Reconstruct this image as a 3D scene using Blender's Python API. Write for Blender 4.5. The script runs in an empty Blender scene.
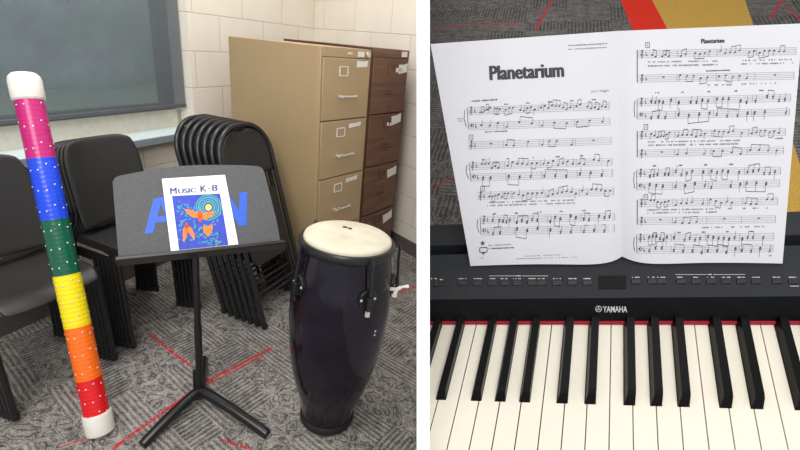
import bpy, bmesh, math, random
from mathutils import Vector, Matrix
from mathutils.bvhtree import BVHTree
random.seed(7)
SC = bpy.context.scene
COL = SC.collection
V = Vector
PI = math.pi

# ------------------------------------------------------------------ camera
PX, PY, F, H = 385.0, 225.0, 440.0, 1.35
def ray(x, y): return V((x-PX, y-PY, F))                 # x right, y down, z forward
upc = -ray(282, 1300).normalized()
fwc = V((0, 0, 1))
Yc = (fwc - upc*fwc.dot(upc)).normalized()
Xc = Yc.cross(upc)
if Xc.x < 0: Xc = -Xc
R = Matrix((Xc, Yc, upc))                                 # photo axes -> world
O = V((0, 0, H))
def wd(x, y): return R @ ray(x, y)
def at(x, y, Z): return O + wd(x, y)*(Z/F)
def fl(x, y, z=0.0):
    d = wd(x, y); return O + d*((z-H)/d.z)
def onplane(x, y, P, n):
    d = wd(x, y); return O + d*((P-O).dot(n)/d.dot(n))
def horizon(x): return PY + (-(upc.x*(x-PX)+upc.z*F))/upc.y

cam_d = bpy.data.cameras.new('camera')
cam = bpy.data.objects.new('camera', cam_d); COL.objects.link(cam)
cam_d.sensor_width = 36; cam_d.lens = 36*F/800.0
cam_d.shift_x = (400-PX)/800.0
cam_d.clip_start = 0.02; cam_d.clip_end = 200
cx = R @ V((1, 0, 0)); cy = R @ V((0, -1, 0)); cz = R @ V((0, 0, -1))
M = Matrix((cx, cy, cz)).transposed().to_4x4(); M.translation = O
cam.matrix_world = M
SC.camera = cam

# ------------------------------------------------------------------ materials
def s2l(c):
    return tuple(((v/255)/12.92 if v/255 <= .04045 else ((v/255+.055)/1.055)**2.4) for v in c)
def rgb(r, g, b): return s2l((r, g, b))+(1.0,)
class NT:
    def __init__(s, name):
        s.m = bpy.data.materials.new(name); s.m.use_nodes = True
        s.t = s.m.node_tree; s.n = s.t.nodes
        s.b = s.n['Principled BSDF']; s.out = s.n['Material Output']
    def new(s, k): return s.n.new(k)
    def put(s, sock, v):
        if hasattr(v, 'is_linked') or isinstance(v, bpy.types.NodeSocket): s.t.links.new(v, sock)
        else: sock.default_value = v
    def math(s, op, a, b=0.0, c=None):
        n = s.new('ShaderNodeMath'); n.operation = op
        s.put(n.inputs[0], a); s.put(n.inputs[1], b)
        if c is not None: s.put(n.inputs[2], c)
        return n.outputs[0]
    def vmath(s, op, a, b=(0, 0, 0)):
        n = s.new('ShaderNodeVectorMath'); n.operation = op
        s.put(n.inputs[0], a); s.put(n.inputs[1], b)
        return n.outputs['Value'] if op in ('DOT_PRODUCT', 'LENGTH') else n.outputs[0]
    def mix(s, f, a, b):
        n = s.new('ShaderNodeMix'); n.data_type = 'RGBA'
        s.put(n.inputs[0], f); s.put(n.inputs[6], a); s.put(n.inputs[7], b)
        return n.outputs[2]
    def coord(s, kind='Object'): return s.new('ShaderNodeTexCoord').outputs[kind]
    def noise(s, scale, detail=3, vec=None, rough=.5, dist=0):
        n = s.new('ShaderNodeTexNoise'); n.inputs['Scale'].default_value = scale
        n.inputs['Detail'].default_value = detail; n.inputs['Roughness'].default_value = rough
        n.inputs['Distortion'].default_value = dist
        s.t.links.new(vec if vec is not None else s.coord(), n.inputs['Vector'])
        return n.outputs['Fac']
    def ramp(s, f, stops):
        n = s.new('ShaderNodeValToRGB'); e = n.color_ramp.elements
        while len(e) < len(stops): e.new(.5)
        for i, (p, c) in enumerate(stops): e[i].position = p; e[i].color = c
        s.put(n.inputs[0], f); return n.outputs[0]
    def bump(s, h, strength=.2, dist=.002):
        n = s.new('ShaderNodeBump'); n.inputs['Strength'].default_value = strength
        n.inputs['Distance'].default_value = dist
        s.put(n.inputs['Height'], h); s.t.links.new(n.outputs[0], s.b.inputs['Normal'])
def mat(name, c, rough=.5, metal=0, spec=.5, var=.06, scale=30, bump=0, coat=0, bscale=None):
    t = NT(name); col = rgb(*c)
    f = t.noise(scale, 3)
    dark = tuple(v*(1-var) for v in col[:3])+(1,); lite = tuple(min(1, v*(1+var)) for v in col[:3])+(1,)
    t.put(t.b.inputs['Base Color'], t.ramp(f, [(.3, dark), (.7, lite)]))
    t.b.inputs['Roughness'].default_value = rough; t.b.inputs['Metallic'].default_value = metal
    t.b.inputs['Specular IOR Level'].default_value = spec
    t.b.inputs['Coat Weight'].default_value = coat; t.b.inputs['Coat Roughness'].default_value = .05
    if bump: t.bump(t.noise(bscale or 400, 2), bump)
    return t.m

MT = {}
MT['black_plastic'] = mat('black plastic shell', (46, 45, 45), .42, bump=.25, bscale=700)
MT['black_steel'] = mat('black painted steel', (24, 24, 26), .32)
MT['black_gloss'] = mat('black vinyl steel', (34, 34, 36), .3)
MT['rubber'] = mat('black rubber', (20, 20, 20), .7)
MT['desk'] = mat('textured grey black desk', (72, 74, 77), .6, bump=.5, bscale=900, var=.28, scale=260)
MT['blue_tape'] = mat('blue paint', (26, 84, 196), .5)
MT['paper'] = mat('white paper', (226, 226, 231), .6, var=.01)
MT['page'] = mat('uncoated sheet music paper', (207, 207, 213), .75, var=.01, spec=.2)
MT['paper_dull'] = mat('off white sticker', (228, 226, 220), .6, var=.02)
MT['ink'] = mat('black print', (58, 57, 60), .6)
MT['ink_grey'] = mat('grey fine print', (128, 128, 132), .7)
MT['ink_navy'] = mat('navy print', (30, 62, 120), .6)
MT['tan'] = mat('tan enamel', (172, 148, 113), .42, var=.03, scale=3)
MT['chrome'] = mat('brushed chrome', (226, 223, 217), .3, metal=.6)
MT['dull_metal'] = mat('aged dark metal', (120, 104, 92), .35, metal=.7)
MT['ivory'] = mat('white key plastic', (218, 212, 196), .35, var=.01)
MT['ebony'] = mat('black key plastic', (9, 9, 10), .3, spec=.12)
MT['felt'] = mat('red felt', (150, 20, 40), .95, var=.2, scale=200)
MT['panel'] = mat('charcoal piano case', (40, 42, 45), .6, spec=.15, bump=.1)
MT['gloss_panel'] = mat('black piano fallboard', (17, 18, 20), .45, spec=.1)
MT['button'] = mat('dark grey button', (24, 25, 27), .4)
MT['print'] = mat('silver print', (190, 192, 196), .4)
MT['cap'] = mat('white pvc cap', (226, 222, 214), .4, var=.03)
MT['stud'] = mat('silver dot', (200, 200, 205), .35, metal=.3)
MT['skin'] = None
MT['white_wall'] = mat('white painted partition', (255, 255, 255), .8, var=.0)
MT['frame_white'] = mat('cream window frame', (214, 210, 196), .45)
MT['sill'] = mat('pale blue stone sill', (206, 220, 224), .3, var=.04)
MT['sill_edge'] = mat('grey sill edge', (128, 140, 150), .5)
MT['hem'] = mat('grey blind hem', (84, 88, 94), .7)
MT['base'] = mat('dark grey vinyl baseboard', (92, 86, 84), .6)
MT['yellow'] = mat('art yellow', (238, 224, 70), .6)
MT['orange_ink'] = mat('art orange', (236, 120, 28), .6, var=.25, scale=150)
MT['cyan_ink'] = mat('art cyan', (40, 150, 170), .6)
MT['green_ink'] = mat('art green', (90, 160, 120), .6)
MT['blue_ink'] = mat('art blue', (38, 62, 176), .6, var=.3, scale=120)
MT['rust_ink'] = mat('art rust', (206, 74, 20), .6)
for k, c in dict(magenta=(186, 28, 112), blue=(22, 70, 220), green=(8, 88, 66), yellow=(246, 222, 16), orange=(250, 112, 18), red=(226, 22, 28)).items():
    t = NT('band '+k)
    z = t.new('ShaderNodeSeparateXYZ'); t.t.links.new(t.coord(), z.inputs[0])
    ringf = t.math('SINE', t.math('MULTIPLY', z.outputs[2], 2*PI/.0155))
    base = rgb(*c)
    f = t.math('GREATER_THAN', ringf, .93)
    t.put(t.b.inputs['Base Color'], t.mix(f, base, tuple(v*.72 for v in base[:3])+(1,)))
    t.b.inputs['Roughness'].default_value = .28
    t.bump(ringf, .12, .001)
    MT['band_'+k] = t.m
# drum head skin
t = NT('rawhide drum head')
t.put(t.b.inputs['Base Color'], t.ramp(t.noise(9, 6, rough=.6), [(.3, rgb(190, 183, 162)), (.65, rgb(212, 207, 188))]))
t.b.inputs['Roughness'].default_value = .55; MT['skin'] = t.m
# drum shell
t = NT('deep purple lacquer')
wv = t.noise(14, 4)
t.put(t.b.inputs['Base Color'], t.ramp(wv, [(.3, rgb(11, 9, 16)), (.7, rgb(26, 17, 38))]))
t.b.inputs['Roughness'].default_value = .16; t.b.inputs['Specular IOR Level'].default_value = .3; t.b.inputs['Coat Weight'].default_value = .2
t.b.inputs['Coat Roughness'].default_value = .04; MT['shell'] = t.m
# wood grain steel
t = NT('walnut wood grain')
mp = t.new('ShaderNodeMapping'); mp.inputs['Scale'].default_value = (3, 3, 45)
t.t.links.new(t.coord(), mp.inputs[0])
g1 = t.noise(1.0, 5, mp.outputs[0], .6, .4)
t.put(t.b.inputs['Base Color'], t.ramp(g1, [(.25, rgb(80, 53, 38)), (.5, rgb(106, 72, 52)), (.75, rgb(126, 90, 66))]))
t.b.inputs['Roughness'].default_value = .42; MT['walnut'] = t.m
MT['walnut_dark'] = mat('dark walnut side', (78, 48, 34), .45)
# painted block wall (object x along wall, z up)
def block_mat(name):
    t = NT(name)
    sp = t.new('ShaderNodeSeparateXYZ'); t.t.links.new(t.coord(), sp.inputs[0])
    cb = t.new('ShaderNodeCombineXYZ'); t.t.links.new(sp.outputs[0], cb.inputs[0]); t.t.links.new(sp.outputs[2], cb.inputs[1])
    br = t.new('ShaderNodeTexBrick'); t.t.links.new(cb.outputs[0], br.inputs['Vector'])
    br.inputs['Scale'].default_value = 1; br.inputs['Brick Width'].default_value = .406; br.inputs['Row Height'].default_value = .203
    br.inputs['Mortar Size'].default_value = .004; br.inputs['Mortar Smooth'].default_value = .6; br.offset = .5
    base = t.ramp(t.noise(2.5, 4), [(.3, rgb(226, 218, 205)), (.7, rgb(235, 228, 216))])
    t.put(t.b.inputs['Base Color'], t.mix(br.outputs['Fac'], base, rgb(204, 196, 183)))
    t.b.inputs['Roughness'].default_value = .5
    h = t.math('ADD', t.math('MULTIPLY', br.outputs['Fac'], -1.0), t.math('MULTIPLY', t.noise(120, 3), .15))
    t.bump(h, .5, .004)
    return t.m
MT['block'] = block_mat('painted cinder block')
# carpet
def carpet(name, segs, stripe=None, lo=(44, 43, 46), mid=(92, 90, 90), hi=(158, 154, 150), rot=0.5):
    t = NT(name); co = t.coord()
    vr = t.new('ShaderNodeVectorRotate'); vr.rotation_type = 'Z_AXIS'; t.t.links.new(co, vr.inputs['Vector']); vr.inputs['Angle'].default_value = rot
    p = vr.outputs[0]
    sn = t.new('ShaderNodeVectorMath'); sn.operation = 'SNAP'; t.t.links.new(p, sn.inputs[0]); sn.inputs[1].default_value = (.22, .11, 1000)
    wn = t.new('ShaderNodeTexWhiteNoise'); wn.noise_dimensions = '2D'; t.t.links.new(sn.outputs[0], wn.inputs[0])
    W = wn.outputs['Value']
    sp = t.new('ShaderNodeSeparateXYZ'); t.t.links.new(p, sp.inputs[0])
    wob = t.math('MULTIPLY', t.noise(14, 3, p), .012)
    def hatch(u, per): return t.math('SINE', t.math('MULTIPLY', t.math('ADD', u, wob), 2*PI/per))
    sa = hatch(sp.outputs[0], .019); sb = hatch(sp.outputs[1], .019)
    mA = t.math('LESS_THAN', W, .30); mB = t.math('GREATER_THAN', W, .66)
    st = t.math('ADD', t.math('MULTIPLY', sa, mA), t.math('MULTIPLY', sb, mB))
    st = t.math('MULTIPLY', st, t.math('MULTIPLY', t.noise(18, 3, p), .26))
    vo = t.new('ShaderNodeTexVoronoi'); vo.feature = 'DISTANCE_TO_EDGE'; vo.inputs['Scale'].default_value = 17
    dn = t.new('ShaderNodeTexNoise'); dn.inputs['Scale'].default_value = 9; dn.inputs['Detail'].default_value = 3; t.t.links.new(p, dn.inputs['Vector'])
    dv = t.vmath('SCALE', dn.outputs['Color']); dv.node.inputs['Scale'].default_value = .16
    t.t.links.new(t.vmath('ADD', p, dv), vo.inputs['Vector'])
    lace = t.math('SINE', t.math('MULTIPLY', vo.outputs['Distance'], 26))
    free = t.math('SUBTRACT', 1.0, t.math('ADD', mA, mB))
    sw = t.math('MULTIPLY', t.math('MULTIPLY', lace, t.math('ADD', .3, free)), .11)
    grain = t.math('MULTIPLY', t.math('SUBTRACT', t.noise(210, 2, p), .5), 1.0)
    blot = t.math('MULTIPLY', t.math('SUBTRACT', t.noise(24, 6, p, .75), .5), 1.0)
    big = t.math('MULTIPLY', t.math('SUBTRACT', W, .5), .10)
    v = t.math('ADD', t.math('ADD', t.math('ADD', .5, big), st), t.math('ADD', sw, t.math('ADD', grain, blot)))
    col = t.ramp(v, [(.22, rgb(*lo)), (.5, rgb(*mid)), (.82, rgb(*hi))])
    worn = t.math('GREATER_THAN', t.noise(120, 3, p), .44)
    for (A, B, w, c) in segs:
        d = V((B[0]-A[0], B[1]-A[1], 0)); L = d.length; d.normalize(); n = V((-d.y, d.x, 0))
        q = t.vmath('SUBTRACT', co, (A[0], A[1], 0))
        al = t.vmath('DOT_PRODUCT', q, d); pe = t.math('ABSOLUTE', t.vmath('DOT_PRODUCT', q, n))
        m = t.math('MULTIPLY', t.math('LESS_THAN', pe, w), t.math('MULTIPLY', t.math('GREATER_THAN', al, 0.0), t.math('LESS_THAN', al, L)))
        col = t.mix(t.math('MULTIPLY', m, worn), col, rgb(*c))
    if stripe:
        sx = t.new('ShaderNodeSeparateXYZ'); t.t.links.new(co, sx.inputs[0])
        for x0, x1, k, cA, cB in stripe:
            xx = t.math('ADD', sx.outputs[0], t.math('MULTIPLY', sx.outputs[1], k))
            m = t.math('MULTIPLY', t.math('GREATER_THAN', xx, x0), t.math('LESS_THAN', xx, x1))
            cc = t.ramp(t.noise(150, 4), [(.3, rgb(*cA)), (.7, rgb(*cB))])
            col = t.mix(m, col, cc)
    t.put(t.b.inputs['Base Color'], col)
    t.b.inputs['Roughness'].default_value = .95; t.b.inputs['Specular IOR Level'].default_value = .1
    t.bump(v, .5, .003)
    return t.m
# roller blind mesh
t = NT('grey sunscreen blind')
tr = t.new('ShaderNodeBsdfTransparent'); mx = t.new('ShaderNodeMixShader')
sp = t.new('ShaderNodeSeparateXYZ'); t.t.links.new(t.coord(), sp.inputs[0])
wv = t.math('MULTIPLY', t.math('SINE', t.math('MULTIPLY', sp.outputs[0], 900)), .02)
t.put(t.b.inputs['Base Color'], t.ramp(t.noise(60, 2), [(.3, rgb(102, 110, 118)), (.7, rgb(110, 118, 125))]))
t.b.inputs['Roughness'].default_value = .8
t.put(mx.inputs[0], t.math('ADD', .54, wv))
t.t.links.new(tr.outputs[0], mx.inputs[1]); t.t.links.new(t.b.outputs[0], mx.inputs[2]); t.t.links.new(mx.outputs[0], t.out.inputs[0])
MT['blind'] = t.m
t = NT('window glass'); t.b.inputs['Transmission Weight'].default_value = 1; t.b.inputs['Roughness'].default_value = .02
tr = t.new('ShaderNodeBsdfTransparent'); tr.inputs[0].default_value = (.94, .98, .97, 1); gl = t.new('ShaderNodeBsdfGlossy'); gl.inputs['Roughness'].default_value = .03
mx = t.new('ShaderNodeMixShader'); mx.inputs[0].default_value = .08
t.t.links.new(tr.outputs[0], mx.inputs[1]); t.t.links.new(gl.outputs[0], mx.inputs[2]); t.t.links.new(mx.outputs[0], t.out.inputs[0])
MT['glass'] = t.m
MT['lawn'] = mat('lawn', (176, 200, 172), .9, var=.1, scale=2)  # green lightened in the colour to stand in for daylight outdoors
MT['hedge'] = mat('haze-paled hedge leaves', (186, 200, 204), .9, var=.25, scale=2)  # haze and outdoor brightness put into the pale leaf colour
MT['mullion'] = mat('dark bronze frame', (34, 36, 40), .5)

# ------------------------------------------------------------------ mesh helpers
def I4(): return Matrix.Identity(4)
def frame(o, x, y, z):
    m = Matrix((x, y, z)).transposed().to_4x4(); m.translation = o; return m
class MB:
    def __init__(s, X=None): s.b = bmesh.new(); s.X = X or I4(); s.mi = 0
    def verts(s, ps): return [s.b.verts.new(s.X @ V(p)) for p in ps]
    def face(s, vs):
        try:
            f = s.b.faces.new(vs); f.material_index = s.mi; return f
        except ValueError: return None
    def hexa(s, p):
        v = s.verts(p)
        for q in ((0, 3, 2, 1), (4, 5, 6, 7), (0, 1, 5, 4), (1, 2, 6, 5), (2, 3, 7, 6), (3, 0, 4, 7)): s.face([v[i] for i in q])
        return s
    def box(s, x0, x1, y0, y1, z0, z1):
        return s.hexa([(x0, y0, z0), (x1, y0, z0), (x1, y1, z0), (x0, y1, z0), (x0, y0, z1), (x1, y0, z1), (x1, y1, z1), (x0, y1, z1)])
    def tube(s, pts, r, seg=10, flat=1.0, closed=False):
        pts = [V(p) for p in pts]; n = len(pts); rings = []
        prev = None
        for i, p in enumerate(pts):
            if closed: d = pts[(i+1) % n]-pts[i-1]
            else: d = (pts[min(i+1, n-1)]-pts[max(i-1, 0)])
            d.normalize()
            if prev is None:
                a = V((0, 0, 1)) if abs(d.z) < .9 else V((1, 0, 0)); u = d.cross(a).normalized()
            else: u = (prev-d*prev.dot(d)).normalized()
            prev = u; w = d.cross(u); rr = r[i] if isinstance(r, (list, tuple)) else r
            rings.append(s.verts([p+u*math.cos(2*PI*k/seg)*rr+w*math.sin(2*PI*k/seg)*rr*flat for k in range(seg)]))
        m = n if closed else n-1
        for i in range(m):
            A, B = rings[i], rings[(i+1) % n]
            for k in range(seg): s.face([A[k], A[(k+1) % seg], B[(k+1) % seg], B[k]])
        if not closed: s.face(rings[0][::-1]); s.face(rings[-1])
        return s
    def lathe(s, prof, seg=48, cap=True):
        rings = [s.verts([(r*math.cos(2*PI*k/seg), r*math.sin(2*PI*k/seg), z) for k in range(seg)]) for r, z in prof]
        for A, B in zip(rings, rings[1:]):
            for k in range(seg): s.face([A[k], A[(k+1) % seg], B[(k+1) % seg], B[k]])
        if cap: s.face(rings[0][::-1]); s.face(rings[-1])
        return s
    def prism(s, poly, t0, t1, ax='y'):                    # polygon in two local axes, extruded along the third
        def q(p, t): return {'y': (p[0], t, p[1]), 'z': (p[0], p[1], t), 'x': (t, p[0], p[1])}[ax]
        A = s.verts([q(p, t0) for p in poly]); B = s.verts([q(p, t1) for p in poly]); n = len(poly)
        s.face(A); s.face(B[::-1])
        for i in range(n): s.face([A[i], B[i], B[(i+1) % n], A[(i+1) % n]])
        return s
    def grid(s, fn, nu, nv, thick=None):
        g = [[s.b.verts.new(s.X @ V(fn(i/nu, j/nv))) for j in range(nv+1)] for i in range(nu+1)]
        for i in range(nu):
            for j in range(nv): s.face([g[i][j], g[i+1][j], g[i+1][j+1], g[i][j+1]])
        return s
    def ball(s, c, r, sx=1, sy=1, sz=1, seg=10):
        m = s.X @ Matrix.Translation(c) @ Matrix.Diagonal((r*sx, r*sy, r*sz, 1))
        k = bmesh.ops.create_uvsphere(s.b, u_segments=seg, v_segments=max(5, seg//2), radius=1, matrix=m)
        for v in k['verts']:
            for f in v.link_faces: f.material_index = s.mi
        return s
    def cut(s, co, no):                                    # keep the side the normal points away from
        bmesh.ops.bisect_plane(s.b, geom=s.b.verts[:]+s.b.edges[:]+s.b.faces[:], plane_co=co, plane_no=no, clear_outer=True)
        eg = [e for e in s.b.edges if e.is_boundary]
        if eg: bmesh.ops.holes_fill(s.b, edges=eg, sides=0)
        return s
    def build(s, name, mats, parent=None, base=None, smooth=True, bevel=0, solid=0, sub=0, mw=None):
        bmesh.ops.recalc_face_normals(s.b, faces=s.b.faces[:])
        if parent is not None:
            r = parent
            inv = ROOTM[parent.name].inverted()
        elif mw is not None: inv = mw.inverted()
        elif base is not None: inv = Matrix.Translation(base).inverted()
        else: inv = I4()
        bmesh.ops.transform(s.b, matrix=inv, verts=s.b.verts[:])
        me = bpy.data.meshes.new(name); s.b.to_mesh(me); s.b.free()
        for m in (mats if isinstance(mats, list) else [mats]): me.materials.append(MT[m] if isinstance(m, str) else m)
        o = bpy.data.objects.new(name, me); COL.objects.link(o)
        if parent is not None: o.parent = parent; ROOTM[o.name] = ROOTM[parent.name]
        else: o.matrix_world = inv.inverted(); ROOTM[o.name] = inv.inverted()
        if smooth:
            for p in me.polygons: p.use_smooth = True
            try: me.set_sharp_from_angle(angle=math.radians(38))
            except Exception: pass
        if solid:
            md = o.modifiers.new('solid', 'SOLIDIFY'); md.thickness = solid; md.offset = 0
        if bevel:
            md = o.modifiers.new('bevel', 'BEVEL'); md.width = bevel; md.segments = 2; md.limit_method = 'ANGLE'; md.angle_limit = .7
        if sub:
            md = o.modifiers.new('sub', 'SUBSURF'); md.levels = md.render_levels = sub
        return o
ROOTM = {}
def thing(name, label, cat, M4, group=None):
    o = bpy.data.objects.new(name, None); COL.objects.link(o); o.empty_display_size = .05
    if not isinstance(M4, Matrix): M4 = Matrix.Translation(M4)
    o.matrix_world = M4; ROOTM[o.name] = M4.copy()
    return tag(o, label, cat, group)
def tag(o, label, cat, group=None):
    o['label'] = label; o['category'] = cat
    if group: o['group'] = group
    return o
def struct(o): o['kind'] = 'structure'; return o
def copy_tree(o, parent=None):
    c = o.copy(); COL.objects.link(c)
    if parent is not None: c.parent = parent
    for ch in list(o.children): copy_tree(ch, c)
    return c
def rrect(x0, x1, y0, y1, r, n=6, corners=(1, 1, 1, 1)):
    out = []
    for i, (cxx, cyy, a) in enumerate(((x1-r, y1-r, 0), (x0+r, y1-r, 90), (x0+r, y0+r, 180), (x1-r, y0+r, 270))):
        if corners[i]:
            for k in range(n+1):
                t = math.radians(a+90*k/n); out.append((cxx+r*math.cos(t), cyy+r*math.sin(t)))
        else: out.append(((x1, y1), (x0, y1), (x0, y0), (x1, y0))[i])
    return out

# ------------------------------------------------------------------ decals laid on a surface (print, tape, lettering)
class Decal:
    def __init__(s, objs, lift=.0004):
        bm = bmesh.new()
        for o in objs:
            me = o.data.copy(); me.transform(ROOTM[o.name]); bm.from_mesh(me)
        s.t = BVHTree.FromBMesh(bm); bm.free(); s.lift = lift; s.g = {}
    def hit(s, x, y):
        d = wd(x, y).normalized(); h = s.t.ray_cast(O, d)
        if h[0] is None: return None
        n = h[1]
        if n.dot(d) > 0: n = -n
        return h[0]+n*s.lift
    def poly(s, pts, m):
        b = s.g.setdefault(m, bmesh.new()); ps = [s.hit(*p) for p in pts]
        if any(p is None for p in ps): return
        try: b.faces.new([b.verts.new(p) for p in ps])
        except ValueError: pass
    def line(s, a, c, w, m, n=1):
        dx, dy = c[0]-a[0], c[1]-a[1]; L = math.hypot(dx, dy) or 1; nx, ny = -dy/L*w/2, dx/L*w/2
        for i in range(n):
            p = (a[0]+dx*i/n, a[1]+dy*i/n); q = (a[0]+dx*(i+1)/n, a[1]+dy*(i+1)/n)
            s.poly([(p[0]-nx, p[1]-ny), (q[0]-nx, q[1]-ny), (q[0]+nx, q[1]+ny), (p[0]+nx, p[1]+ny)], m)
    def oval(s, c, rx, ry, m, rot=0, n=10):
        s.poly([(c[0]+rx*math.cos(2*PI*k/n)*math.cos(rot)-ry*math.sin(2*PI*k/n)*math.sin(rot),
                 c[1]+rx*math.cos(2*PI*k/n)*math.sin(rot)+ry*math.sin(2*PI*k/n)*math.cos(rot)) for k in range(n)], m)
    def ring(s, c, r, w, m, n=16, sq=1.0):
        P = [(c[0]+r*math.cos(2*PI*k/n), c[1]+r*sq*math.sin(2*PI*k/n)) for k in range(n)]
        for i in range(n): s.line(P[i], P[(i+1) % n], w, m)
    def text(s, body, a, c, h, m, bold=0.0, width=None, shear=0):
        # baseline from a to c, cap height h
        cu = bpy.data.curves.new('t', 'FONT'); cu.body = body; cu.offset = bold; cu.resolution_u = 3; cu.shear = shear
        ob = bpy.data.objects.new('t', cu); COL.objects.link(ob)
        dg = bpy.context.evaluated_depsgraph_get(); dg.update()
        me = ob.evaluated_get(dg).to_mesh()
        xs = [v.co.x for v in me.vertices]; ys = [v.co.y for v in me.vertices]
        x0, x1 = min(xs), max(xs); yh = .73
        dx, dy = c[0]-a[0], c[1]-a[1]; L = math.hypot(dx, dy); ex = (dx/L, dy/L); ey = (ex[1], -ex[0])
        b = s.g.setdefault(m, bmesh.new()); vm = {}
        for v in me.vertices:
            u = (v.co.x-x0)/(x1-x0)*L; w = v.co.y/yh*h
            p = s.hit(a[0]+ex[0]*u+ey[0]*w, a[1]+ex[1]*u+ey[1]*w)
            if p is not None: vm[v.index] = b.verts.new(p)
        for f in me.polygons:
            if all(i in vm for i in f.vertices):
                try: b.faces.new([vm[i] for i in f.vertices])
                except ValueError: pass
        ob.evaluated_get(dg).to_mesh_clear(); bpy.data.objects.remove(ob); bpy.data.curves.remove(cu)
    def bold(s, body, a, c, h, m, k=3, dx=.35, off=0.0):
        l0 = s.lift
        for i in range(k):
            s.text(body, (a[0]+dx*i, a[1]), (c[0]+dx*i, c[1]), h, m, off); s.lift += .00006
        s.lift = l0
    def scribble(s, a, c, h, m, fill=.75):                 # print too small to read
        dx, dy = c[0]-a[0], c[1]-a[1]; L = math.hypot(dx, dy); x = 0
        while x < L-1:
            w = random.uniform(.7, 1.5)
            if random.random() < fill:
                p = (a[0]+dx*x/L, a[1]+dy*x/L-random.uniform(0, .25)); q = (a[0]+dx*(x+w)/L, a[1]+dy*(x+w)/L)
                s.line(p, q, h*random.uniform(.5, 1), m)
            x += w+.35
    def build(s, name, parent):
        out = []
        for i, (m, b) in enumerate(s.g.items()):
            if not b.faces: b.free(); continue
            k = MB(); k.b.free(); k.b = b
            nm = name[m] if isinstance(name, dict) else name
            out.append(k.build(nm, m, parent, smooth=False))
        return out

# ================================================================== ROOM A (left of the partition)
a1 = wd(600, horizon(600)); a1.z = 0; a1.normalize()
Z = V((0, 0, 1)); F1 = fl(0, 337); nn = V((a1.y, -a1.x, 0))   # nn: out of the window wall into the room
def WP(s, d, z): return F1+a1*s+nn*d+Z*z
WM = frame(F1, a1, -nn, Z)                                # wall frame: x along, y outwards, z up
# corner
best = min((abs((lambda c: c.x/c.z*F+PX)(R.transposed() @ (F1+a1*(i*.01)+Z*1.4-O))-315), i*.01) for i in range(100, 500))[1]
CS = best; C = F1+a1*CS; F2 = fl(408, 253)
r1 = (F2-C); r1.z = 0; r1.normalize(); rn = V((r1.y, -r1.x, 0))
RM = frame(C, r1, -rn, Z) if rn.dot(O-C) > 0 else frame(C, r1, rn, Z)
def cam_u(P): c = R.transposed() @ (P-O); return PX+F*c.x/c.z, PY+F*c.y/c.z, c.z

# partition wall: tapers towards its free end
def px_plane(px):                                         # vertical-ish plane of one face
    return R @ V((F, 0, -(px-PX)))
def on_px(px, yf, z):                                     # point on that face at forward distance yf, height z
    n = px_plane(px); return V((-(n.y*yf+n.z*(z-H))/n.x, yf, z))
PA, PB, HW, HP = 416.7, 429.7, 2.9, 1.95
m = MB(); m.hexa([on_px(PA, .3, 0), on_px(PB, .3, 0), on_px(PB, 4.2, 0), on_px(PA, 4.2, 0),
                  on_px(PA, .3, HP), on_px(PB, .3, HP), on_px(PB, 4.2, HP), on_px(PA, 4.2, HP)])
struct(m.build('wall_middle', 'white_wall', smooth=False))
midn = px_plane(423)                                      # points to the right bay

# window wall with an opening
zs0 = .775; s_op = 1.18; zt = 2.3
m = MB(WM); L0 = -1.6
m.box(L0, CS, 0, .2, 0, zs0); m.box(s_op, CS, 0, .2, zs0, HW); m.box(L0, s_op, 0, .2, zt, HW); m.box(L0, -1.3, 0, .2, zs0, zt)
struct(m.build('wall_left', 'block', mw=WM, smooth=False))
m = MB(RM); m.box(-.05, 3.0, 0, .2, 0, HW); m.cut(O, midn)
struct(m.build('wall_back', 'block', mw=RM @ Matrix.Translation((.13, 0, 0)), smooth=False))
m = MB(WM); m.box(L0, CS, -.008, 0, 0, .10); struct(m.build('baseboard_left', 'base', mw=WM, bevel=.003))
m = MB(RM); m.box(0, 3.0, -.008, 0, 0, .10); m.cut(O, midn); struct(m.build('baseboard_back', 'base', smooth=False))
# window
MW = WM
m = MB(WM); fo = 0.14
for a, b, c, d in ((-1.3, s_op, zs0, zs0+.11), (-1.3, s_op, zt-.05, zt), (-1.3, -1.25, zs0, zt), (s_op-.03, s_op, zs0, zt)):
    m.box(a, b, fo-.03, fo+.02, c, d)
win = struct(m.build('window_1', 'frame_white', mw=WM, bevel=.003))
m = MB(WM)
for a, b, c, d in ((-.03+s_op-.09, s_op-.03, zs0+.07, zt-.05), (-1.25, s_op-.03, zs0+.11, zs0+.15), (.10, .165, zs0+.07, zt-.05)): m.box(a, b, fo-.02, fo+.01, c, d)
o = m.build('sash', 'mullion', win, bevel=.003)
m = MB(WM); m.box(-1.25, s_op-.03, fo, fo+.006, zs0+.07, zt-.05); m.build('pane', 'glass', win, smooth=False)
# sill
m = MB(WM); m.box(-1.35, s_op+.045, -.055, fo-.03, zs0-.004, zs0+.008)
m.mi = 1; m.box(-1.35, s_op+.045, -.062, -.045, zs0-.032, zs0+.006)
struct(m.build('trim_1', ['sill', 'sill_edge'], mw=WM, bevel=.002))
# roller blind
zb = .026+(onplane(94, 119.5, F1-nn*.05, nn)).z
m = MB(WM); m.box(-1.28, s_op-.012, .05, .0512, zb, zt); bl = m.build('roller_blind', 'blind', mw=WM, smooth=False)
tag(bl, 'grey see-through roller blind drawn down over the window', 'blind')
m = MB(WM); m.box(-1.28, s_op-.012, .044, .057, zb-.010, zb+.012); m.build('hem_bar', 'hem', bl, bevel=.003)

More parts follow.
